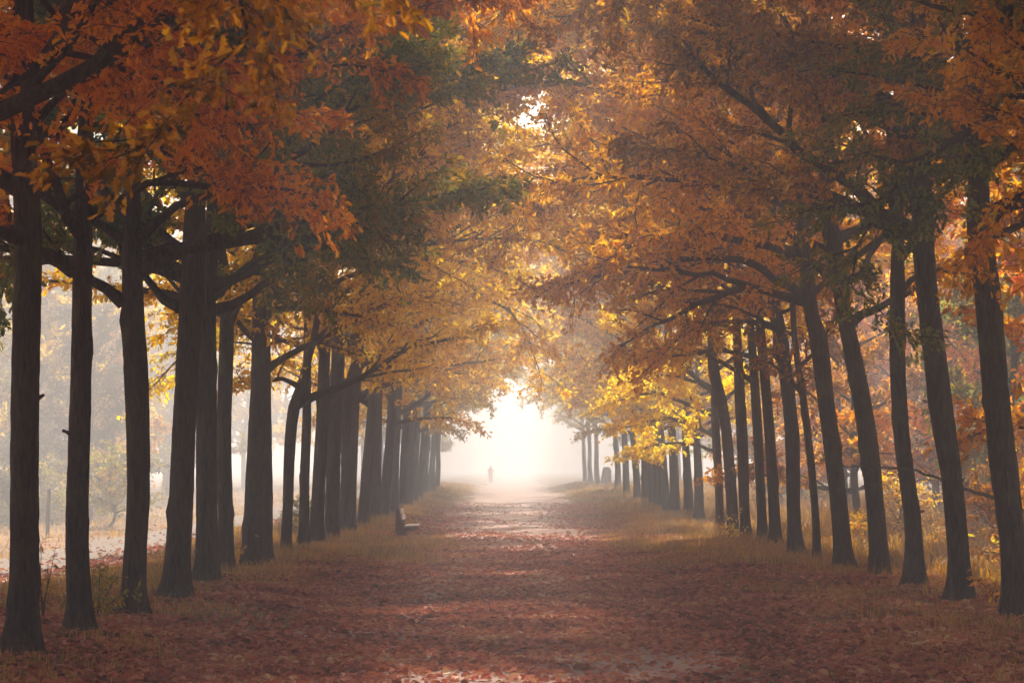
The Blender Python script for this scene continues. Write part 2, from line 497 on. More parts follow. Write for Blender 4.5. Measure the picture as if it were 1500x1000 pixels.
T(-1, [(366, 830, 25), (371, 740, 24), (377, 620, 24), (379, 520, 22), (380, 430, 20), (381, 330, 16)],
  [([(387, 466), (403, 452), (441, 449), (480, 452)], 9), ([(376, 500), (355, 480), (340, 462)], 8), ([(384, 400), (410, 380), (450, 350)], 9)],
  'gold', 'front stem of the touching pair of oaks in the left row', d=45.5)
T(-1, [(386, 829, 23), (389, 740, 21), (389, 640, 20), (387, 540, 18), (388, 440, 15)],
  [([(392, 540), (422, 518), (457, 503), (505, 473), (540, 455)], 9)],
  'gold', 'rear stem of the touching pair of oaks in the left row', d=48)
T(-1, [(418, 815, 15), (421, 740, 15), (424, 660, 16), (430, 600, 17), (443, 560, 14), (452, 520, 12), (462, 480, 10)],
  [([(434, 592), (470, 574), (502, 562), (544, 543), (590, 512), (640, 500)], 11), ([(440, 568), (419, 557), (395, 562)], 7)],
  'gold', 'slim forked oak with a long limb reaching toward the path', d=52)
T(-1, [(444, 797, 15), (447, 700, 14), (449, 620, 14), (450, 540, 12)], [], 'yellow', 'narrow oak trunk just right of the slim forked oak', d=56)
T(-1, [(462, 793, 21), (467, 720, 20), (473, 600, 19), (476, 520, 16)], [([(480, 580), (510, 560), (545, 545)], 8)], 'gold',
  'sturdy oak between the narrow trunk and the wide cluster of stems', d=59)
T(-1, [(486, 784, 20), (488, 700, 21), (492, 580, 22), (494, 500, 18)], [], 'yellow', 'left stem of the wide cluster of oaks behind the bench', d=63)
T(-1, [(509, 780, 25), (511, 690, 24), (515, 580, 26), (524, 520, 16)], [([(522, 585), (540, 570), (570, 560)], 9)], 'gold',
  'right stem of the wide cluster of oaks behind the bench', d=67)
# --- right row
T(1, [(1487, 913, 42), (1484, 850, 36), (1481, 780, 35), (1472, 700, 40), (1461, 600, 37), (1453, 500, 38), (1445, 430, 39), (1436, 330, 38), (1434, 250, 30), (1432, 170, 25), (1430, 70, 22)],
  [([(1425, 246), (1380, 225), (1350, 200), (1310, 150), (1260, 130)], 18), ([(1445, 240), (1480, 220), (1530, 195)], 17), ([(1446, 315), (1500, 302), (1540, 290)], 10), ([(1450, 348), (1500, 325), (1540, 318)], 9), ([(1430, 140), (1400, 60), (1390, -40)], 12)],
  'rust', 'thick oak trunk at the right edge of the photo, foremost of the right row', d=30.5, per=18)
T(1, [(1407, 897, 36), (1403, 810, 31), (1394, 700, 30), (1379, 600, 34), (1368, 500, 33), (1360, 440, 32), (1353, 350, 33), (1350, 230, 29), (1350, 130, 24)],
  [([(1345, 342), (1300, 320), (1240, 272), (1175, 230), (1140, 200), (1075, 150), (1050, 138)], 20), ([(1356, 215), (1385, 190), (1420, 150)], 12)],
  'rust', 'oak with a long mossy limb sweeping up over the path', d=34, per=12)
T(1, [(1340, 873, 31), (1335, 760, 23), (1323, 650, 24), (1316, 550, 24), (1315, 450, 23), (1316, 350, 18), (1317, 250, 15)],
  [([(1320, 425), (1345, 405), (1380, 390)], 9), ([(1312, 310), (1290, 240), (1270, 180)], 9)],
  'orange', 'slim upright oak between the mossy limbed oak and a crooked oak', d=37.5, per=10)
T(1, [(1289, 857, 27), (1284, 750, 25), (1271, 650, 28), (1257, 560, 27), (1246, 500, 25), (1236, 450, 22), (1229, 400, 23), (1219, 350, 26), (1208, 300, 24), (1212, 240, 20), (1212, 160, 16)],
  [([(1204, 312), (1181, 300), (1158, 284), (1120, 262)], 10), ([(1216, 368), (1192, 357), (1165, 345), (1130, 345)], 9), ([(1235, 390), (1270, 365), (1305, 332), (1330, 300)], 10), ([(1238, 412), (1262, 398), (1275, 370), (1300, 340)], 9), ([(1244, 474), (1275, 455), (1305, 436), (1340, 420)], 11)],
  'orange', 'crooked oak whose stem kinks left, with limbs forking to the right', d=41.5, per=9, auto=13)
T(1, [(1237, 843, 29), (1230, 750, 26), (1219, 650, 25), (1209, 575, 23), (1199, 500, 26), (1187, 450, 21), (1180, 350, 20), (1177, 280, 16), (1175, 180, 13)],
  [([(1180, 441), (1137, 431), (1103, 423), (1072, 427), (1054, 435), (1020, 448), (980, 470)], 12),
   ([(1110, 424), (1072, 412), (1046, 404), (1020, 404), (950, 395), (890, 405)], 8),
   ([(1180, 428), (1153, 419), (1132, 404), (1111, 386), (1072, 375), (1020, 375), (930, 372), (880, 385)], 11),
   ([(1176, 375), (1145, 361), (1116, 356), (1072, 350), (1010, 345), (950, 350)], 9),
   ([(1175, 348), (1147, 339), (1129, 331), (1098, 323), (1040, 300), (985, 300)], 8),
   ([(1175, 340), (1160, 315), (1137, 297), (1111, 289), (1085, 282), (1020, 265), (960, 268)], 8),
   ([(1190, 430), (1204, 420), (1215, 406), (1240, 380)], 8)],
  'orange', 'oak with many bare arching limbs spread over the path', d=45.5, per=6, bare=.25, auto=9, z0=6.5)
T(1, [(1197, 832, 12), (1194, 750, 11), (1185, 650, 11), (1175, 575, 10), (1165, 500, 9), (1161, 440, 8), (1162, 380, 6)], [], 'rust',
  'thin young oak beside the oak with many arching limbs', d=49, thin=True, per=8)
T(1, [(1166, 826, 24), (1163, 750, 20), (1161, 650, 21), (1155, 585, 19), (1144, 500, 21), (1133, 440, 18), (1126, 380, 15)],
  [([(1138, 480), (1110, 470), (1070, 468), (1020, 480)], 8), ([(1130, 430), (1100, 410), (1050, 400), (990, 410)], 8)],
  'orange', 'oak just left of the thin young stem in the right row', d=52, per=11)
T(1, [(1137, 810, 17), (1134, 740, 16), (1129, 650, 16), (1122, 575, 15), (1115, 500, 13), (1110, 420, 11)],
  [([(1118, 530), (1090, 520), (1050, 515), (1000, 520)], 7)], 'gold', 'right stem of two close slender oaks, right row', d=56.5, per=11)
T(1, [(1118, 806, 15), (1114, 720, 14), (1109, 620, 14), (1103, 520, 12), (1098, 440, 10)],
  [([(1105, 560), (1080, 545), (1040, 520), (985, 515)], 7), ([(1100, 470), (1070, 450), (1020, 445)], 7)], 'gold', 'left stem of two close slender oaks, right row', z0=5.9, low_gain=.75, d=59.5, per=11)
T(1, [(1093, 797, 15), (1090, 720, 16), (1087, 640, 16), (1083, 560, 15), (1079, 480, 12)], [], 'gold', 'lone straight oak next along from the two slender stems', z0=5.9, low_gain=.75, d=64)
T(1, [(1074, 790, 16), (1071, 720, 16), (1065, 640, 16), (1058, 590, 16), (1046, 545, 16), (1043, 480, 12)], [], 'gold', 'oak with a bent neck leaning toward the path, right row', z0=5.9, low_gain=.75, d=68.5)
T(1, [(1055, 771, 12), (1052, 700, 12), (1048, 620, 12), (1046, 540, 10)],
  [([(1049, 640), (1015, 622), (975, 612), (935, 622)], 6), ([(1050, 662), (1018, 650), (985, 648), (950, 655)], 5), ([(1048, 610), (1005, 590), (960, 575), (920, 585)], 6), ([(1047, 575), (1010, 555), (965, 548), (930, 560)], 6)], 'yellow', 'narrow oak half hidden behind the bent necked oak', z0=3.2, reach=3.3, low_gain=.95, per=15, bare=.15, tip=.8, d=74)

TREES = 0
def add_tree(side, path, limbs, col, label, d, kw):
    global TREES
    TREES += 1
    g = np.random.default_rng(1000 + TREES)
    if d is None:
        d = F * CAM_Z / (path[0][1] - HOR)
    base = px(path[0][0], path[0][1], d)
    base[2] = gz(base[0], base[1]) - .03
    P = []; Rr = []
    dy = 0
    for i, (u, v, w) in enumerate(path):
        dy = g.normal(0, .05) if 0 < i else 0
        q = px(u, v, d) - base
        if i == 0: q = np.zeros(3)
        q[1] += dy
        P.append(q); Rr.append(w * d / F / 2)
    H = g.uniform(12.5, 14.5) if not kw.get('thin') else 6.5
    top = P[-1].copy(); dirn = unit(P[-1] - P[-2]) * .4 + np.array((0, 0, .8))
    n = 4
    zt = max(H, top[2] + 1.5)
    for k in range(1, n + 1):
        f = k / n
        P.append(np.array((top[0] + dirn[0] * .5 * f + g.normal(0, .12), top[1] + g.normal(0, .12), top[2] + (zt - top[2]) * f)))
        Rr.append(Rr[len(path) - 1] * (1 - f) + .025)
    LB = []
    for pts, w in limbs:
        q = [px(u, v, d) - base for u, v in pts]
        drift = g.uniform(-1.0, 1.0)
        m0 = len(q)
        for k in range(m0): q[k][1] += drift * (k / (m0 - 1)) ** 1.3
        tip = grow_line(g, q[-1], q[-1] - q[-2], kw.get('tip', 1.3), 5, .12, .02, .12)
        Q, _ = resample(np.vstack([q, tip[1:]]), np.ones(m0 + 4), .3)
        Q[1:] += g.normal(0, .015, Q[1:].shape)
        LB.append((Q, w * d / F / 2))
    near = d < 40
    o = dict(z0=4.2 if side < 0 else 4.6, reach=4.6, limbs=19, inner=-side, inner_gain=(1.9 if side < 0 else 2.15) + (.45 if d > 44 else 0), low_gain=1.1 if d < 40 else .95, droop=.12, per=20 if d < 42 else 7,
             leaf=.115 if near else .125, detail=2 if near else 1, bare=.3)
    if kw.get('thin'): o.update(z0=3.0, reach=1.8, limbs=8)
    o.update({k: v for k, v in kw.items() if k not in ('thin', 'auto')})
    o['limbs'] = kw.get('auto', o['limbs'])
    tm, LM, cm = build_tree(g, np.array(P), np.array(Rr), LB, o)
    STB = []
    if d < 60 and not kw.get('thin'):
        Pa = np.array(P)
        for _ in range(int(g.integers(0, 2))):
            zz = g.uniform(1.0, 4.4); a_ = g.uniform(0, 2 * PI)
            c = np.array([np.interp(zz, Pa[:, 2], Pa[:, k]) for k in range(2)] + [zz]); rr = np.interp(zz, Pa[:, 2], Rr)
            dv = np.array((math.cos(a_), math.sin(a_), g.uniform(.1, .7)))
            ac = Acc(); q = np.array([c + dv * (rr * .7), c + dv * (rr + .03), c + dv * (rr + g.uniform(.04, .11))])
            w_ = g.uniform(.015, .028); tubes(ac, q, np.array([w_ * 1.7, w_, w_ * .75]), 7, 1 + g.normal(0, .1, (1, 3, 7)))
            STB.append(ac.mesh('stub', True))
    t = thing('oak_tree', label, 'tree', tuple(base), GL if side < 0 else GR)
    new_obj('trunk', tm, BARK, t)
    for me in LM: new_obj('limb', me, BARK, t)
    for me in STB: new_obj('stub', me, BARK, t)
    new_obj('crown', cm, LEAF[col], t)
    return t


for a in NEAR: add_tree(*a)

# ------------------------------------------------------------------ repeated avenue oaks farther on (and the ones whose crowns hang in from the top)
def make_variant(seed, detail, leaf, per, z0, H, reach, limbs, droop, elev=20, r=.17, inner_gain=1.3, lean=.05, low_gain=.85):
    g = np.random.default_rng(seed)
    P = []; Rr = []
    n = 9
    wob = np.cumsum(g.normal(0, .05, (n, 2)), axis=0)
    for k in range(n):
        f = k / (n - 1)
        P.append((wob[k, 0] + lean * H * f * .8 if k else 0, wob[k, 1] if k else 0, H * f))
        Rr.append(r * (1 - f) ** .75 + .02)
    return build_tree(g, np.array(P), np.array(Rr), [], dict(z0=z0, reach=reach, limbs=limbs, inner=1, inner_gain=inner_gain, low_gain=low_gain, droop=droop, per=per, leaf=leaf, detail=detail, elev=elev, bare=.28, sides=14, step=.2))

VAR = {
    'far': [make_variant(50 + i, 1, .15, 6.5, z0=3.5, H=13 + i * .5, reach=4.6, limbs=19, droop=.13 + .015 * i, elev=14, inner_gain=2.15, low_gain=.9) for i in range(4)],
    'low': [make_variant(70 + i, 1, .15, 5.5, z0=3.0, H=12.5, reach=4.3, limbs=16, droop=.15, elev=10, inner_gain=1.5, low_gain=.75) for i in range(2)],
    'yel': [make_variant(130, 1, .14, 12, z0=2.9, H=8.0, reach=2.9, limbs=16, droop=.12, elev=10, inner_gain=1.0, low_gain=1.0)],
    'end': [make_variant(110 + i, 1, .16, 7, z0=4.0, H=11.5, reach=4.7, limbs=17, droop=.14, elev=16, inner_gain=1.55, low_gain=.7) for i in range(2)],
    'over': [make_variant(90 + i, 2, .09, 28, z0=4.5, H=14, reach=5.4, limbs=25, droop=.1, elev=16, inner_gain=1.75, low_gain=1.2) for i in range(3)],
}


def put_variant(v, name, label, cat, loc, col, group, mirror, rz, s=1.0):
    tm, LM, cm = v
    t = thing(name, label, cat, loc, group)
    t.rotation_euler = (0, 0, rz); t.scale = (s * (-1 if mirror else 1), s, s)
    new_obj('trunk', tm, BARK, t)
    for me in LM: new_obj('limb', me, BARK, t)
    new_obj('crown', cm, LEAF[col], t)
    return t

# (pixel x of the foot, distance, kind, variant, leaf colour, size, label)
FAR = [
    (-1, 532, 75, 'far', 0, 'gold', .95, 'slender single oak just behind the bench, right of the wide cluster'),
    (-1, 549, 81, 'far', 1, 'gold', 1.0, 'oak directly above the bench back, next beyond the slender single oak'),
    (-1, 562, 87, 'low', 0, 'gold', 1.0, 'second oak beyond the slender single oak behind the bench'),
    (-1, 577, 94, 'far', 2, 'gold', 1.0, 'oak in the hazy left row, third beyond the slender single oak'),
    (-1, 589, 101, 'low', 1, 'gold', 1.0, 'hazy left row oak, fourth beyond the slender single oak behind the bench'),
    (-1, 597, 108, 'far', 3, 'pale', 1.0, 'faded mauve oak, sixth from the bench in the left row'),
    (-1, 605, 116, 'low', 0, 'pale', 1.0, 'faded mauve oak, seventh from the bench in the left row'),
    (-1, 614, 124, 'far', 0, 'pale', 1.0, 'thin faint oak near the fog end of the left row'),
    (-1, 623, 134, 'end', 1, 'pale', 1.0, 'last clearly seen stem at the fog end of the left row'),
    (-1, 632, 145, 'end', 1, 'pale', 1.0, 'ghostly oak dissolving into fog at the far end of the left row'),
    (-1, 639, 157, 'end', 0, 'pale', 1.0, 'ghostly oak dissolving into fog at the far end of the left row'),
    (1, 1023, 83, 'yel', 0, 'yellow', .9, 'stout oak under the bright yellow leaves, right row'),
    (1, 1008, 88, 'yel', 0, 'yellow', .95, 'slim oak under the bright yellow leaves, right row'),
    (1, 988, 94, 'far', 2, 'gold', 1.0, 'leaning oak just left of the yellow leaved pair'),
    (1, 977, 99, 'far', 0, 'gold', 1.0, 'second leaning oak left of the yellow leaved pair'),
    (1, 965, 105, 'low', 1, 'gold', 1.0, 'straight mauve oak, third left of the yellow leaved pair'),
    (1, 957, 110, 'far', 3, 'gold', 1.0, 'straight mauve oak, fourth left of the yellow leaved pair'),
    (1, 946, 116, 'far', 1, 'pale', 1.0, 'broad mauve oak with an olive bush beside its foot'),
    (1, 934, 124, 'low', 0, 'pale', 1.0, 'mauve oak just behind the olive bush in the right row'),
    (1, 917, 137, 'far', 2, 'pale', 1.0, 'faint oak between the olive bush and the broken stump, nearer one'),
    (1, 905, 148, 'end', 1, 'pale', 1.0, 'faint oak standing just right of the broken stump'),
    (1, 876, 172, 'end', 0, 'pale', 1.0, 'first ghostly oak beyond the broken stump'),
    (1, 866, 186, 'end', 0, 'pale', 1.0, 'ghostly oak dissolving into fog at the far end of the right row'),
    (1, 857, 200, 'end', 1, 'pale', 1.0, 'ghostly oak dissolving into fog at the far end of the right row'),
]
for side, u, d, kind, vi, col, s, label in FAR:
    x = (u - VPX) / F * d
    put_variant(VAR[kind][vi], 'oak_tree', label, 'tree', (x, d, gz(x, d) - .04), col, GL if side < 0 else GR, side > 0, random.uniform(-.4, .4), s)

OVER = [
    (-4.9, 19.6, 0, 'ember', 'oak whose bright orange red leaves hang into the upper left', 1.0),
    (-4.9, 15.6, 1, 'ember', 'oak whose large close leaves fringe the top left corner', -.3),
    (6.4, 26.5, 2, 'orange', 'oak whose brown orange leaves cover the upper right above the edge trunk', .3),
    (6.4, 22.0, 0, 'olive', 'oak whose dark green leaves hang into the top right corner', -.2),
    (6.3, 17.4, 1, 'olive', 'oak whose blurred olive leaves hang at the top, right of centre', .1),
]
BESIDE = [(-4.9, 6.5), (6.3, 6.8), (-4.9, 2.0), (6.3, 2.4), (-4.9, -3), (6.3, -2.5), (-4.9, -8), (6.3, -7.5)]   # the rows go on unseen past the camera, added to shade the near fog
for i, (x, d) in enumerate(BESIDE):
    put_variant(VAR['over'][i % 3], 'oak_tree', 'unseen avenue oak beside or behind the camera, added to shade the near fog', 'tree', (x, d, gz(x, d) - .04), ['rust', 'olive'][i % 2], 'unseen shade oaks beside the camera', x > 0, .3 * i)
for x, d, vi, col, label, rz in OVER:
    put_variant(VAR['over'][vi], 'oak_tree', label, 'tree', (x, d, gz(x, d) - .04), col, GL if x < 0 else GR, x > 0, rz)

# ------------------------------------------------------------------ woods on either side
def bush_variant(seed, H, z0, reach, limbs, per, leaf, r):
    g = np.random.default_rng(seed)
    n = 7
    wob = np.cumsum(g.normal(0, .09, (n, 2)), axis=0)
    P = [((wob[k, 0], wob[k, 1]) if k else (0, 0)) + (H * k / (n - 1),) for k in range(n)]
    P = np.array([(p[0], p[1], p[2]) for p in P])
    Rr = r * (1 - np.linspace(0, 1, n)) ** .8 + .012
    tm, Pt, Rt = trunk_mesh(g, P, Rr, 10, .25, .3)
    acc = Acc(); TWS = []
    o = dict(z0=z0, reach=reach, limbs=limbs, droop=.10, elev=14, twigs=8, boughs=2.2, bare=.2, twlen=1.25)
    for Lp, r0 in auto_limbs(g, Pt, Rt, o):
        me, TW = branch_out(g, Lp, r0, o); TWS.append(TW)
        V = np.empty(len(me.vertices) * 3, dtype=np.float32); me.vertices.foreach_get('co', V)
        Fi = np.empty(len(me.loops), dtype=np.int32); me.loops.foreach_get('vertex_index', Fi)
        Sz = np.empty(len(me.polygons), dtype=np.int32); me.polygons.foreach_get('loop_total', Sz)
        acc.add(V.reshape(-1, 3), Fi, Sz)
        bpy.data.meshes.remove(me)
    bm_ = acc.mesh('branches', True)
    cr = leaf_spray(g, np.vstack(TWS), per, leaf, 1, 'crown')
    return tm, [bm_], cr

WOOD = [bush_variant(200 + i, 8.5 + i, .9, 3.6, 20, 13, .16, .11) for i in range(4)]
TALL = [bush_variant(220 + i, 13.0 + i, 3.0, 4.2, 20, 15, .2, .17) for i in range(2)]
SHRUB = [bush_variant(240 + i, 1.7, .15, 1.15, 14, 9, .12, .03) for i in range(3)]


def put_plain(v, name, label, cat, loc, col, group, rz, s):
    tm, BR, cm = v
    t = thing(name, label, cat, loc, group)
    t.rotation_euler = (0, 0, rz); t.scale = (s, s, s)
    new_obj('trunk' if name != 'shrub' else 'stem', tm, BARK, t)
    for me in BR: new_obj('branchwork', me, BARK, t)
    new_obj('crown' if name != 'shrub' else 'foliage', cm, LEAF[col], t)
    return t

g = np.random.default_rng(31)
RW = [(9.8, 38), (12.5, 36), (11.0, 44), (14.5, 43), (10.2, 51), (13.6, 52), (17.5, 50), (11.5, 60), (15.5, 60), (10.0, 68), (20.0, 62), (13.0, 72), (17.5, 74),
      (10.5, 80), (22.5, 76), (14.0, 86), (18.5, 90), (11.0, 96), (24.0, 94), (14.5, 104), (12.0, 118), (17.5, 120), (21.5, 108), (13.0, 135), (26.0, 82), (16.5, 66), (12.2, 47.5), (19.5, 70), (15.8, 80), (12.4, 90), (16.0, 96), (20.5, 100), (28, 104), (12.2, 64)]
for i, (x, d) in enumerate(RW):
    col = ['orange', 'rust', 'ember', 'orange', 'olive', 'orange', 'rust', 'ember'][i % 8]
    lab = {'orange': 'bushy young tree with orange leaves in the wood behind the right row', 'ember': 'bushy young tree with red orange leaves in the wood behind the right row',
           'rust': 'bushy young tree with brown orange leaves in the wood behind the right row', 'olive': 'bushy young tree with olive leaves in the wood behind the right row',
           'moss': 'bushy young tree with dark green leaves in the wood behind the right row'}[col]
    x += g.uniform(-.5, .5)
    put_plain(WOOD[i % 4], 'woodland_tree', lab, 'tree', (x, d, gz(x, d) - .04), col, 'young trees of the wood behind the right row', g.uniform(0, 6.28), g.uniform(.75, 1.1))
for i, (x, d) in enumerate([(16, 68), (20, 84), (27, 70), (30, 100), (23, 120), (33, 125), (18, 145), (24, 60), (26, 84), (31, 84), (22, 110), (28, 116), (36, 108), (27, 138), (38, 140), (15, 160), (22, 165), (12, 178), (17, 185), (24, 182), (11, 200), (16, 208), (21, 200), (13, 225), (19, 228), (27, 170)]):
    put_plain(TALL[i % 2], 'woodland_tree', 'tall hazy tree rising at the back of the wood on the right', 'tree', (x, d, gz(x, d) - .04), ['rust', 'orange', 'olive'][i % 3], 'tall trees of the wood on the right', g.uniform(0, 6.28), g.uniform(.9, 1.1))
LW = [(-24, 92), (-29, 96), (-21, 108), (-34, 104), (-27, 116), (-23, 128), (-33, 126), (-39, 118), (-26, 142), (-31, 150), (-22, 152), (-38, 146), (-44, 134), (-24, 172), (-30, 178), (-19.5, 98), (-25, 100), (-32, 110), (-20, 118), (-29, 134), (-40, 160), (-20, 140), (-35, 170), (-46, 150), (-18.5, 165), (-9, 178), (-13, 186), (-17, 180), (-21, 190), (-11, 200), (-16, 205), (-25, 198), (-8.5, 215), (-14, 222)]  # farthest trees beside the avenue added to block the bright fog behind them
for i, (x, d) in enumerate(LW):
    put_plain(TALL[i % 2], 'woodland_tree', 'fog veiled tree in the wood beyond the field on the left', 'tree', (x, d, gz(x, d) - .04), ['pale', 'moss', 'olive'][i % 3], 'fog veiled trees beyond the left field', g.uniform(0, 6.28), g.uniform(.85, 1.15))
for i, (x, d) in enumerate([(-15.6, 77), (-17.4, 80), (-19.0, 79), (-16.0, 84), (-17.2, 76), (-13.8, 82), (-17.8, 90)]):
    put_plain(SHRUB[i % 3], 'shrub', 'hazy grey green shrub behind the fence post across the left field', 'shrub', (x, d, gz(x, d) - .03), ['moss', 'olive'][i % 2], 'shrubs along the left field', g.uniform(0, 6.28), g.uniform(.8, 1.25))
SH = [(7.0, 117, 'olive', .55, 'olive bush at the foot of the broad mauve oak'), (8.3, 40, 'rust', .8, 'low rusty shrub behind the slim upright oak of the right row'),
      (9.4, 47, 'orange', .8, 'low orange shrub behind the crooked oak of the right row'), (8.6, 56, 'gold', .7, 'low golden shrub behind the thin young oak'),
      (9.6, 34.5, 'rust', .7, 'low brown shrub between the two rightmost trunks'), (-6.0, 67, 'olive', .5, 'small olive bush behind the bench beside the slender single oak')]
for i, (x, d, col, s, lab) in enumerate(SH):
    put_plain(SHRUB[i % 3], 'shrub', lab, 'shrub', (x, d, gz(x, d) - .03), col, 'shrubs among the trees', g.uniform(0, 6.28), s)

for i in range(18):
    x, d = -16.5 - 1.15 * i % 19, 94 + (i * 37) % 62
    put_plain(WOOD[i % 4], 'woodland_tree', 'fog veiled bushy tree at the edge of the wood beyond the left field', 'tree', (x, d, gz(x, d) - .04), ['moss', 'olive', 'rust'][i % 3], 'fog veiled bushy trees beyond the left field', g.uniform(0, 6.28), g.uniform(.8, 1.1))
for i in range(20):
    x, d = 9.6 + (i * 2.3) % 7.5, 39 + (i * 17) % 58
    put_plain(SHRUB[i % 3], 'shrub', 'waist high autumn shrub in the bracken behind the right row', 'shrub', (x, d, gz(x, d) - .03), ['orange', 'olive', 'rust', 'gold'][i % 4], 'shrubs in the bracken on the right', g.uniform(0, 6.28), g.uniform(.8, 1.5))
# ------------------------------------------------------------------ ground, path, track
def sheet(name, xs, ys, mat, dz, label, edge=None):
    X, Y = np.meshgrid(xs, ys)
    if edge is not None: X = edge(X, Y)
    Z = ground_z(X, Y) + dz
    V = np.stack([X, Y, Z], -1).reshape(-1, 3)
    nx = len(xs); ny = len(ys)
    i = np.arange(ny - 1)[:, None] * nx; j = np.arange(nx - 1)[None]
    Q = np.stack([i + j, i + j + 1, i + nx + j + 1, i + nx + j], -1).reshape(-1, 4)
    o = new_obj(name, mesh_from(name, V, Q.ravel(), np.full(len(Q), 4), smooth=True), mat)
    return tag(o, label, 'ground', None, 'structure')

ys = np.concatenate([np.linspace(-50, 10, 14), np.linspace(11, 160, 300), np.linspace(163, 260, 34), np.linspace(275, 600, 16)])
sheet('ground', np.concatenate([np.linspace(-240, -32, 14), np.linspace(-30, 30, 121), np.linspace(32, 240, 14)]), ys, M_GROUND, 0, 'woodland floor covered in brown leaves and dry grass')
def wob_edge(X, Y):
    s = np.abs(X) / 2.4
    c = -.45 * sstep(45, 20, Y)
    return c + X + s * (.35 * np.sin(Y * .31 + np.sign(X)) + .22 * np.sin(Y * .93 + 2 * np.sign(X)))
sheet('path', np.linspace(-2.7, 2.5, 31), ys, M_PATH, .012, 'broad sandy path strewn with red brown leaves', wob_edge)
sheet('track', np.linspace(-11.4, -7.6, 15), ys, M_TRACK, .012, 'pale sandy track across the left field', lambda X, Y: X + .25 * np.sin(Y * .27) + .15 * np.sin(Y * .8 + X))

# ------------------------------------------------------------------ fallen leaves and grass
def depth_sample(g, n, d0, d1, p):
    """more samples near the camera: density ~ 1/d^p"""
    u = g.uniform(0, 1, n)
    a = 1 - p if abs(p - 1) > 1e-6 else 1e-4
    return (d0 ** a + u * (d1 ** a - d0 ** a)) ** (1 / a)

def vnoise(x, y, s, seed):
    q = np.random.default_rng(seed)
    out = np.zeros_like(x)
    for k in range(6):
        a = q.uniform(0, 2 * PI); f = s * q.uniform(.6, 1.8)
        out += np.sin((x * math.cos(a) + y * math.sin(a)) * f + q.uniform(0, 6.28))
    return out / 6

def litter():
    g = np.random.default_rng(5)
    n = 230000
    d = depth_sample(g, n, 18, 120, 1.45)
    x = g.normal(0, 1, n) * 4.2
    alt = g.uniform(-9, 13, n)
    x = np.where(g.uniform(0, 1, n) < .5, x, alt)
    keep = (np.abs(x) < .3 + d * .24)
    bare = (np.exp(-((x + .45) / 1.0) ** 2) * sstep(29, 21, d) + .97 * np.exp(-((x + .1) / 2.6) ** 4) * sstep(52, 78, d))   # trodden sand shows through
    keep &= g.uniform(0, 1, n) > bare * .95
    keep &= g.uniform(0, 1, n) > .45 * (np.exp(-((x - .55) / .3) ** 2) + np.exp(-((x + 1.25) / .3) ** 2))
    keep &= vnoise(x, d, 1.1, 3) + g.uniform(-.5, .5, n) > -.35
    x = x[keep]; d = d[keep]; n = len(x)
    P = np.stack([x, d, ground_z(x, d) + .016 + g.uniform(0, .02, n)], -1)
    a = g.uniform(0, 2 * PI, n)
    D = np.stack([np.cos(a), np.sin(a), g.normal(0, .22, n)], -1)
    Nn = unit(np.array((0, 0, 1.0)) + g.normal(0, .35, (n, 3)))
    S_ = g.uniform(.06, .13, n) * (1 + .004 * d)
    me = leaves_mesh('fallen_leaves', P, D, Nn, S_, 1, g)
    tag(new_obj('fallen_leaves', me, M_LITTER), 'red brown fallen oak leaves carpeting the path', 'fallen leaves', None, 'stuff')
litter()

def blades(name, x, d, h, wid, mat, label, cat, g, bend=.5):
    n = len(x)
    a = g.uniform(0, 2 * PI, n)
    D = np.stack([np.cos(a), np.sin(a), np.zeros(n)], -1)
    W = np.stack([-np.sin(a), np.cos(a), np.zeros(n)], -1)
    P = np.stack([x, d, ground_z(x, d) - .01], -1)
    b = (h * g.uniform(.1, bend, n))[:, None]
    up = np.array((0, 0, 1.0))
    M1 = P + up * (h * .6)[:, None] + D * b * .35
    E = P + up * (h * g.uniform(.75, 1.0, n))[:, None] + D * b
    w = (wid * np.ones(n))[:, None]
    V = np.stack([P - W * w, P + W * w, M1 + W * w * .7, M1 - W * w * .7, E], 1).reshape(-1, 3)
    f = np.array([0, 1, 2, 3, 3, 2, 4])
    Fl = (f[None] + (np.arange(n) * 5)[:, None]).ravel()
    me = mesh_from(name, V, Fl, np.tile([4, 3], n), {'tint': np.repeat(g.uniform(0, 1, n), 5)})
    return tag(new_obj(name, me, mat), label, cat, None, 'stuff')

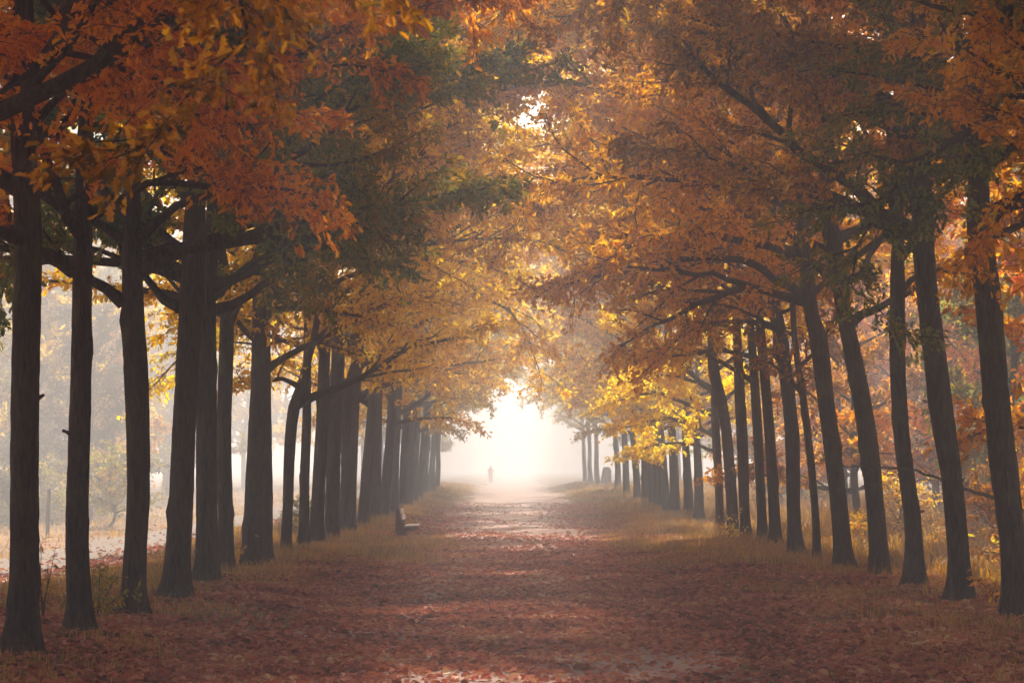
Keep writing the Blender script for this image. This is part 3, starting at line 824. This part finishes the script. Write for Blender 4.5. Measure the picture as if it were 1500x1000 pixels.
def grass():
    g = np.random.default_rng(8)
    n = 420000
    d = depth_sample(g, n, 20, 190, 1.0)
    side = g.uniform(0, 1, n) < .5
    x = np.where(side, -g.uniform(.8, 7.6, n), g.uniform(1.5, 9.5, n))
    tuft = vnoise(x, d, 2.6, 11) + .7 * vnoise(x, d, .7, 12)
    keep = tuft + g.uniform(-.4, .4, n) > .05 - .25 * sstep(3, 5.2, np.abs(x)) - .55 * sstep(38, 60, d)
    keep &= np.abs(x) < .4 + d * .24
    edge = sstep(2.2, 4.8, np.abs(x))
    tongue = np.exp(-((d - 57) / 13) ** 2)
    edge = np.maximum(edge, np.where(x < 0, sstep(.7, 2.6, -x), sstep(1.5, 3.2, x)) * tongue)
    keep &= g.uniform(0, 1, n) < (.08 + .92 * edge) * (.22 + .78 * sstep(30, 62, d))
    x = x[keep]; d = d[keep]; tuft = tuft[keep]; edge = edge[keep]
    h = (.05 + (.17 + .1 * sstep(30, 60, d)) * edge * np.clip(.5 + tuft, .2, 1.3)) * g.uniform(.5, 1.3, len(x))
    blades('grass', x, d, h, .004 + .00009 * d, M_GRASS, 'dry yellow grass growing along the feet of both rows', 'grass', g, 1.0)
    n = 110000
    d = depth_sample(g, n, 30, 150, 1.0); x = g.uniform(7.2, 16, n)
    keep = (vnoise(x, d, .9, 21) + g.uniform(-.5, .5, n) > -.1) & (x < .4 + d * .24)
    x = x[keep]; d = d[keep]
    h = (.35 + .4 * sstep(7, 9.5, x)) * g.uniform(.4, 1.3, len(x))
    blades('bracken', x, d, h, .008 + .0001 * d, M_BRACKEN, 'tall golden bracken and grass behind the right row', 'bracken', g, 1.1)
    n = 90000
    d = depth_sample(g, n, 26, 170, 1.0); x = -g.uniform(5.2, 22, n)
    keep = (vnoise(x, d, .8, 31) + g.uniform(-.5, .5, n) > .0) & (np.abs(x) < .4 + d * .24) & ~((x < -7.7) & (x > -11.2)) & ((x > -8) | (g.uniform(0, 1, n) < .5))
    x = x[keep]; d = d[keep]
    h = .18 * g.uniform(.4, 1.6, len(x))
    blades('meadow_grass', x, d, h, .005 + .0001 * d, M_GRASS, 'short pale grass of the field left of the avenue', 'grass', g, 1.0)
grass()

# ------------------------------------------------------------------ small things
def prism(acc, poly, y0, y1):
    n = len(poly)
    V = [(x, y0, z) for x, z in poly] + [(x, y1, z) for x, z in poly]
    F_ = [list(range(n))[::-1], list(range(n, 2 * n))] + [[i, (i + 1) % n, n + (i + 1) % n, n + i] for i in range(n)]
    acc.poly(V, [f[::-1] for f in F_])

def bev(o, w=.006):
    b = o.modifiers.new('bevel', 'BEVEL'); b.width = w; b.segments = 2; b.limit_method = 'ANGLE'
    return o

bx, by = (589 - VPX) / F * 67.5, 67.5
bench = thing('park_bench', 'brown wooden park bench with pale planks facing the path', 'bench', (bx, by, gz(bx, by) - .01))
# seen from its end: pedestal, rising seat beam, leaning back post
for y in (-.62, .62):
    a = Acc(); prism(a, [(-.11, 0), (.13, 0), (.13, .20), (-.11, .20)], y - .07, y + .07)
    bev(new_obj('leg', a.mesh('leg'), M_BENCH, bench))
    a = Acc(); prism(a, [(-.15, .203), (.30, .203), (.43, .235), (.45, .31), (.10, .30), (-.15, .30)], y - .06, y + .06)
    bev(new_obj('seat_beam', a.mesh('seat_beam'), M_BENCH, bench))
    a = Acc(); prism(a, [(-.15, .303), (.07, .303), (-.035, .79), (-.135, .79)], y - .05, y + .05)
    bev(new_obj('back_post', a.mesh('back_post'), M_BENCH, bench))
for k in range(3):
    x0 = .10 + k * .125
    a = Acc(); prism(a, [(x0, .313 + k * .006), (x0 + .115, .319 + k * .006), (x0 + .115, .359 + k * .006), (x0, .353 + k * .006)], -.9, .9)
    bev(new_obj('seat_plank', a.mesh('seat_plank'), M_PLANK, bench))
for k in range(2):
    z0 = .50 + k * .16
    xx = .03 - (z0 - .303) * .2156 + .044
    a = Acc(); prism(a, [(xx, z0), (xx + .04, z0 + .01), (xx + .04 - .03, z0 + .15), (xx - .03, z0 + .14)], -.9, .9)
    bev(new_obj('back_plank', a.mesh('back_plank'), M_PLANK, bench))

def post(u, v, h, r, label):
    d = F * CAM_Z / (v - HOR)
    x = (u - VPX) / F * d
    acc = Acc(); g = np.random.default_rng(int(u))
    tubes(acc, np.array([(0, 0, -.05), (.01, 0, h * .5), (.05, 0, h)]), np.array([r, r * .95, r * .9]), 10, 1 + g.normal(0, .04, (1, 3, 10)))
    o = new_obj('fence_post', acc.mesh('fence_post'), M_POST); o.location = (x, d, gz(x, d))
    tag(o, label, 'post')
post(71, 781, 1.42, .06, 'leaning grey fence post between the two leftmost trunks')

# broken stump on the right
def stump():
    x, d = (887 - VPX) / F * 182, 182
    g = np.random.default_rng(77)
    n = 10
    P = np.array([(0, 0, 1.35 * k / (n - 1)) for k in range(n)]); Rr = np.linspace(.42, .34, n)
    tm, _, _ = trunk_mesh(g, P, Rr, 18, .1, .7)
    V = np.empty(len(tm.vertices) * 3, dtype=np.float32); tm.vertices.foreach_get('co', V); V = V.reshape(-1, 3)
    V[-18:, 2] += g.uniform(-.3, .18, 18); V[:, 0] += .06 * V[:, 2]
    tm.vertices.foreach_set('co', V.ravel()); tm.update()
    o = new_obj('tree_stump', tm, BARK); o.location = (x, d, gz(x, d) - .03)
    tag(o, 'broad broken tree stump fading in the fog on the right', 'stump')
stump()

def weed(u, v, h, col, nl, label, size=.09, spread=.22, name='sapling'):
    d = F * CAM_Z / (v - HOR); x = (u - VPX) / F * d
    g = np.random.default_rng(int(u * 7 + v))
    t = thing(name, label, 'sapling', (x, d, gz(x, d) - .01), 'small saplings among the grass')
    acc = Acc(); tw = []
    for k in range(5):
        dv = np.array((g.normal(0, spread), g.normal(0, spread), 1.0))
        L_ = grow_line(g, (0, 0, 0), dv, h * g.uniform(.7, 1.1), 9, .1, .0, .15)
        tubes(acc, L_, np.linspace(.009, .003, 9), 5)
        for q in range(2, 9):
            for s in range(2):
                e = L_[q] + unit(g.normal(0, 1, 3) * np.array((1, 1, .4))) * g.uniform(.08, .2)
                tw.append((L_[q], (L_[q] + e) / 2 + g.normal(0, .01, 3), e))
    tw = np.array(tw)
    tubes(acc, tw, np.tile([.003, .0025, .0015], (len(tw), 1)), 3, cap=False)
    new_obj('stem', acc.mesh('stem', True), BARK, t)
    new_obj('foliage', leaf_spray(g, tw, nl, size, 2, 'foliage'), LEAF[col], t)
weed(143, 918, .78, 'olive', 2.2, 'leafy dark sapling between the second and third trunks from the left')
weed(66, 925, .95, 'rust', .35, 'thin tall weed with a few leaves right of the leftmost trunk', .08, .10)
weed(355, 838, .6, 'orange', .8, 'small weed with orange leaves left of the touching pair of oaks')
weed(1460, 900, .5, 'ember', 1.2, 'low sapling with red leaves beside the rightmost trunk')
weed(1068, 800, .8, 'yellow', 1.4, 'small yellow sapling at the foot of the bent necked oak')
weed(690, 0 + 1010, .01, 'olive', 0, 'x') if False else None

# bare dead branch low on the right: a leaning dead tree behind the right row
def dead_tree():
    d = 37.0
    b = px(1475, 860, d); b[2] = gz(b[0], b[1])
    g = np.random.default_rng(404)
    t = thing('dead_tree', 'bare dead sapling with a pale limb reaching left between the right trunks', 'tree', tuple(b))
    acc = Acc()
    P = np.array([px(1475, 870, d), px(1470, 800, d), px(1462, 733, d), px(1466, 640, d), px(1472, 560, d)]) - b
    Q, Rr = resample(P, [.06, .055, .05, .035, .012], .15)
    tubes(acc, Q, Rr, 9); new_obj('trunk', acc.mesh('trunk', True), BARK_PALE, t)
    P = np.array([px(1463, 732, d), px(1436, 722, d), px(1410, 715, d), px(1375, 701, d), px(1337, 688, d), px(1280, 684, d + .5), px(1215, 680, d + 1)]) - b
    Q, Rr = resample(P, [.032, .03, .027, .022, .017, .011, .005], .12)
    Q[1:] += g.normal(0, .01, Q[1:].shape)
    acc = Acc(); tubes(acc, Q, Rr, 7)
    for k in range(5, len(Q), 2):
        L_ = grow_line(g, Q[k], np.array((-1, g.normal(0, .6), g.normal(.3, .6))), g.uniform(.25, .7), 6, .15, 0, .05)
        tubes(acc, L_, np.linspace(.007, .002, 6), 4)
    new_obj('limb', acc.mesh('limb', True), BARK_PALE, t)
dead_tree()

def sprig():
    d = F * CAM_Z / (798 - HOR); x = (626 - VPX) / F * d
    z = gz(x, d) + .02
    t = thing('plant_sprig', 'small green sprig with a red leaf lying in front of the bench', 'sprig', (x, d, z))
    g = np.random.default_rng(3)
    acc = Acc(); tubes(acc, np.array([(-.09, 0, 0), (0, 0, .04), (.11, .02, .01)]), np.array([.006, .006, .004]), 5)
    new_obj('stem', acc.mesh('stem'), BARK, t)
    for p, dv, s, m in (((-.04, 0, .02), (-.5, -.3, .6), .15, 'g'), ((.0, 0, .04), (.5, -.5, .6), .12, 'r'), ((.05, 0, .03), (.6, -.4, .1), .15, 'g')):
        me = leaves_mesh('leaf', np.array([p]), np.array([dv], float), np.array([(0, -.6, .8)]), np.array([s]), 2, g)
        new_obj('leaf', me, M_SG if m == 'g' else M_SR, t)
M_SG = plain('fresh_green_leaf', (.20, .42, .12), .5); M_SR = plain('red_leaf', (.5, .09, .05), .5)
sprig()

# ------------------------------------------------------------------ the walker far down the avenue
def skinned(name, verts, edges, mat, parent, root=0, sub=2):
    me = bpy.data.meshes.new(name)
    me.from_pydata([v[:3] for v in verts], edges, [])
    o = new_obj(name, me, None, parent)
    sk = o.modifiers.new('skin', 'SKIN'); sk.use_smooth_shade = True
    lay = me.skin_vertices[0].data
    for i, v in enumerate(verts):
        lay[i].radius = (v[3], v[4] if len(v) > 4 else v[3]); lay[i].use_root = (i == root)
    s = o.modifiers.new('sub', 'SUBSURF'); s.levels = sub; s.render_levels = sub
    me.materials.append(mat)
    return o

def walker():
    d = 235.0
    x = (719 - VPX) / F * d
    t = thing('person', 'distant walker in a red jacket and grey trousers fading in fog', 'person', (x, d, gz(x, d)))
    skin = plain('skin', (.50, .30, .22), .6, .1); red = plain('red_jacket', (.80, .42, .42), .7); grey = plain('grey_trousers', (.52, .52, .58), .8); dark = plain('brown_hair', (.30, .22, .16), .8); boot = plain('grey_shoe', (.3, .3, .3), .6)  # clothes and hair paled: part of the fog veil is in their colour
    # body: pelvis, spine, neck, head, arms, legs in one surface (facing the camera, -y)
    B = [(0, 0, .95, .13, .10), (0, 0, 1.2, .14, .10), (0, 0, 1.42, .13, .09), (0, -.01, 1.52, .055), (0, -.02, 1.60, .075, .085), (0, -.025, 1.69, .08, .09), (0, -.02, 1.76, .05),
         (.19, 0, 1.42, .055), (.24, .02, 1.15, .042), (.20, -.10, .95, .033), (.19, -.13, .87, .03),
         (-.19, 0, 1.42, .055), (-.25, .03, 1.15, .042), (-.23, -.06, .93, .033), (-.225, -.08, .85, .03),
         (.10, 0, .88, .09), (.11, -.05, .49, .062), (.11, -.02, .10, .042), (.11, -.14, .04, .035),
         (-.10, 0, .88, .09), (-.11, .03, .49, .062), (-.11, .14, .12, .042), (-.11, .05, .05, .035)]
    E = [(0, 1), (1, 2), (2, 3), (3, 4), (4, 5), (5, 6), (2, 7), (7, 8), (8, 9), (9, 10), (2, 11), (11, 12), (12, 13), (13, 14), (0, 15), (15, 16), (16, 17), (17, 18), (0, 19), (19, 20), (20, 21), (21, 22)]
    skinned('body', B, E, skin, t)
    J = [(0, 0, .88, .165, .13), (0, 0, 1.2, .17, .13), (0, 0, 1.42, .15, .11), (0, 0, 1.5, .075), (.2, 0, 1.42, .075), (.25, .02, 1.15, .062), (.205, -.09, .97, .05), (-.2, 0, 1.42, .075), (-.26, .03, 1.15, .062), (-.235, -.05, .95, .05)]
    skinned('jacket', J, [(0, 1), (1, 2), (2, 3), (2, 4), (4, 5), (5, 6), (2, 7), (7, 8), (8, 9)], red, t)
    Tt = [(0, 0, .93, .14, .11), (.10, 0, .86, .105), (.11, -.05, .49, .08), (.11, -.02, .10, .065), (-.10, 0, .86, .105), (-.11, .03, .49, .08), (-.11, .14, .12, .065)]
    skinned('trousers', Tt, [(0, 1), (1, 2), (2, 3), (0, 4), (4, 5), (5, 6)], grey, t)
    Hh = [(0, .03, 1.64, .07), (0, .02, 1.72, .085, .09), (0, -.02, 1.775, .07)]
    skinned('hair', Hh, [(0, 1), (1, 2)], dark, t)
    for s, yy, zz in ((1, -.02, .05), (-1, .14, .06)):
        skinned('shoe', [(s * .11, yy + .03, zz, .05, .045), (s * .11, yy - .07, zz - .01, .05, .04), (s * .11, yy - .16, zz - .02, .04, .03)], [(0, 1), (1, 2)], boot, t)
    # hands: palm with four fingers and a thumb, one surface each
    for hx, hy, hz in ((.19, -.13, .87), (-.225, -.08, .85)):
        hv = [(hx, hy, hz, .03, .018), (hx, hy - .01, hz - .06, .034, .016)]; he = [(0, 1)]
        for k in range(4):
            i = len(hv); fx = hx - .027 + k * .018
            hv += [(fx, hy - .015, hz - .085, .009), (fx, hy - .025, hz - .12 - .012 * (k in (1, 2)), .008), (fx, hy - .022 + .012, hz - .145 - .012 * (k in (1, 2)), .007)]
            he += [(1, i), (i, i + 1), (i + 1, i + 2)]
        i = len(hv); s = -1 if hx > 0 else 1
        hv += [(hx + s * .035, hy - .025, hz - .04, .011), (hx + s * .042, hy - .045, hz - .075, .009)]; he += [(0, i), (i, i + 1)]
        skinned('hand', hv, he, skin, t)
    a = Acc()
    for s in (-1, 1):
        tubes(a, np.array([(s * .032, -.108, 1.70), (s * .032, -.118, 1.70)]), np.array([.012, .008]), 8)
    new_obj('eyes', a.mesh('eyes'), boot, t).name = 'eye_pair'
    a = Acc(); tubes(a, np.array([(0, -.10, 1.69), (0, -.13, 1.655), (0, -.105, 1.645)]), np.array([.01, .016, .012]), 8)
    new_obj('nose', a.mesh('nose'), skin, t)
walker()

# ------------------------------------------------------------------ air, sky and sun
def haze(x0, x1, y0, y1, z0, z1, density):
    V = [(x, y, z) for z in (z0, z1) for y in (y0, y1) for x in (x0, x1)]
    F_ = [(0, 2, 3, 1), (4, 5, 7, 6), (0, 1, 5, 4), (2, 6, 7, 3), (0, 4, 6, 2), (1, 3, 7, 5)]
    me = bpy.data.meshes.new('haze'); me.from_pydata(V, [], F_)
    m, nt, N, L = mat_new('morning_fog')
    pv = N.new('ShaderNodeVolumePrincipled'); pv.inputs['Density'].default_value = density
    pv.inputs['Color'].default_value = FOG_COL; pv.inputs['Anisotropy'].default_value = FOG_G
    out = N.new('ShaderNodeOutputMaterial'); L.new(pv.outputs[0], out.inputs['Volume'])
    o = new_obj('haze', me, m)
    tag(o, 'pale morning fog filling the avenue and the field', 'fog', None, 'stuff')
FOG_COL = (.96, .92, .94, 1); FOG_G = .32
haze(-262, 262, -62, 622, -1.4, 19.5, .0067)

SUN_EL, SUN_AZ = 38.0, 3.0     # ahead of the camera, a little to the right
w = bpy.data.worlds.new('World'); sc.world = w; w.use_nodes = True
nt = w.node_tree; nt.nodes.clear()
sky = nt.nodes.new('ShaderNodeTexSky'); sky.sky_type = 'NISHITA'; sky.sun_disc = False
sky.sun_elevation = R(SUN_EL); sky.sun_rotation = R(SUN_AZ); sky.dust_density = 4.0; sky.air_density = 1.0; sky.ozone_density = .3
bg = nt.nodes.new('ShaderNodeBackground'); bg.inputs['Strength'].default_value = .06
wo = nt.nodes.new('ShaderNodeOutputWorld')
nt.links.new(sky.outputs[0], bg.inputs['Color']); nt.links.new(bg.outputs[0], wo.inputs['Surface'])
ld = bpy.data.lights.new('sun', 'SUN'); ld.energy = 5.0; ld.angle = R(2.5); ld.color = (1, .89, .74)
so = bpy.data.objects.new('sun', ld); COL.objects.link(so)
so.rotation_euler = (-(PI / 2 - R(SUN_EL)), 0, -R(SUN_AZ))

sc.view_settings.view_transform = 'Standard'
sc.view_settings.look = 'None'
sc.view_settings.exposure = 1.52
cy = sc.cycles
cy.use_denoising = True
cy.max_bounces = 8; cy.diffuse_bounces = 6; cy.transmission_bounces = 6; cy.glossy_bounces = 1; cy.volume_bounces = 0
cy.use_adaptive_sampling = True; cy.adaptive_threshold = .008
cy.caustics_reflective = False; cy.caustics_refractive = False
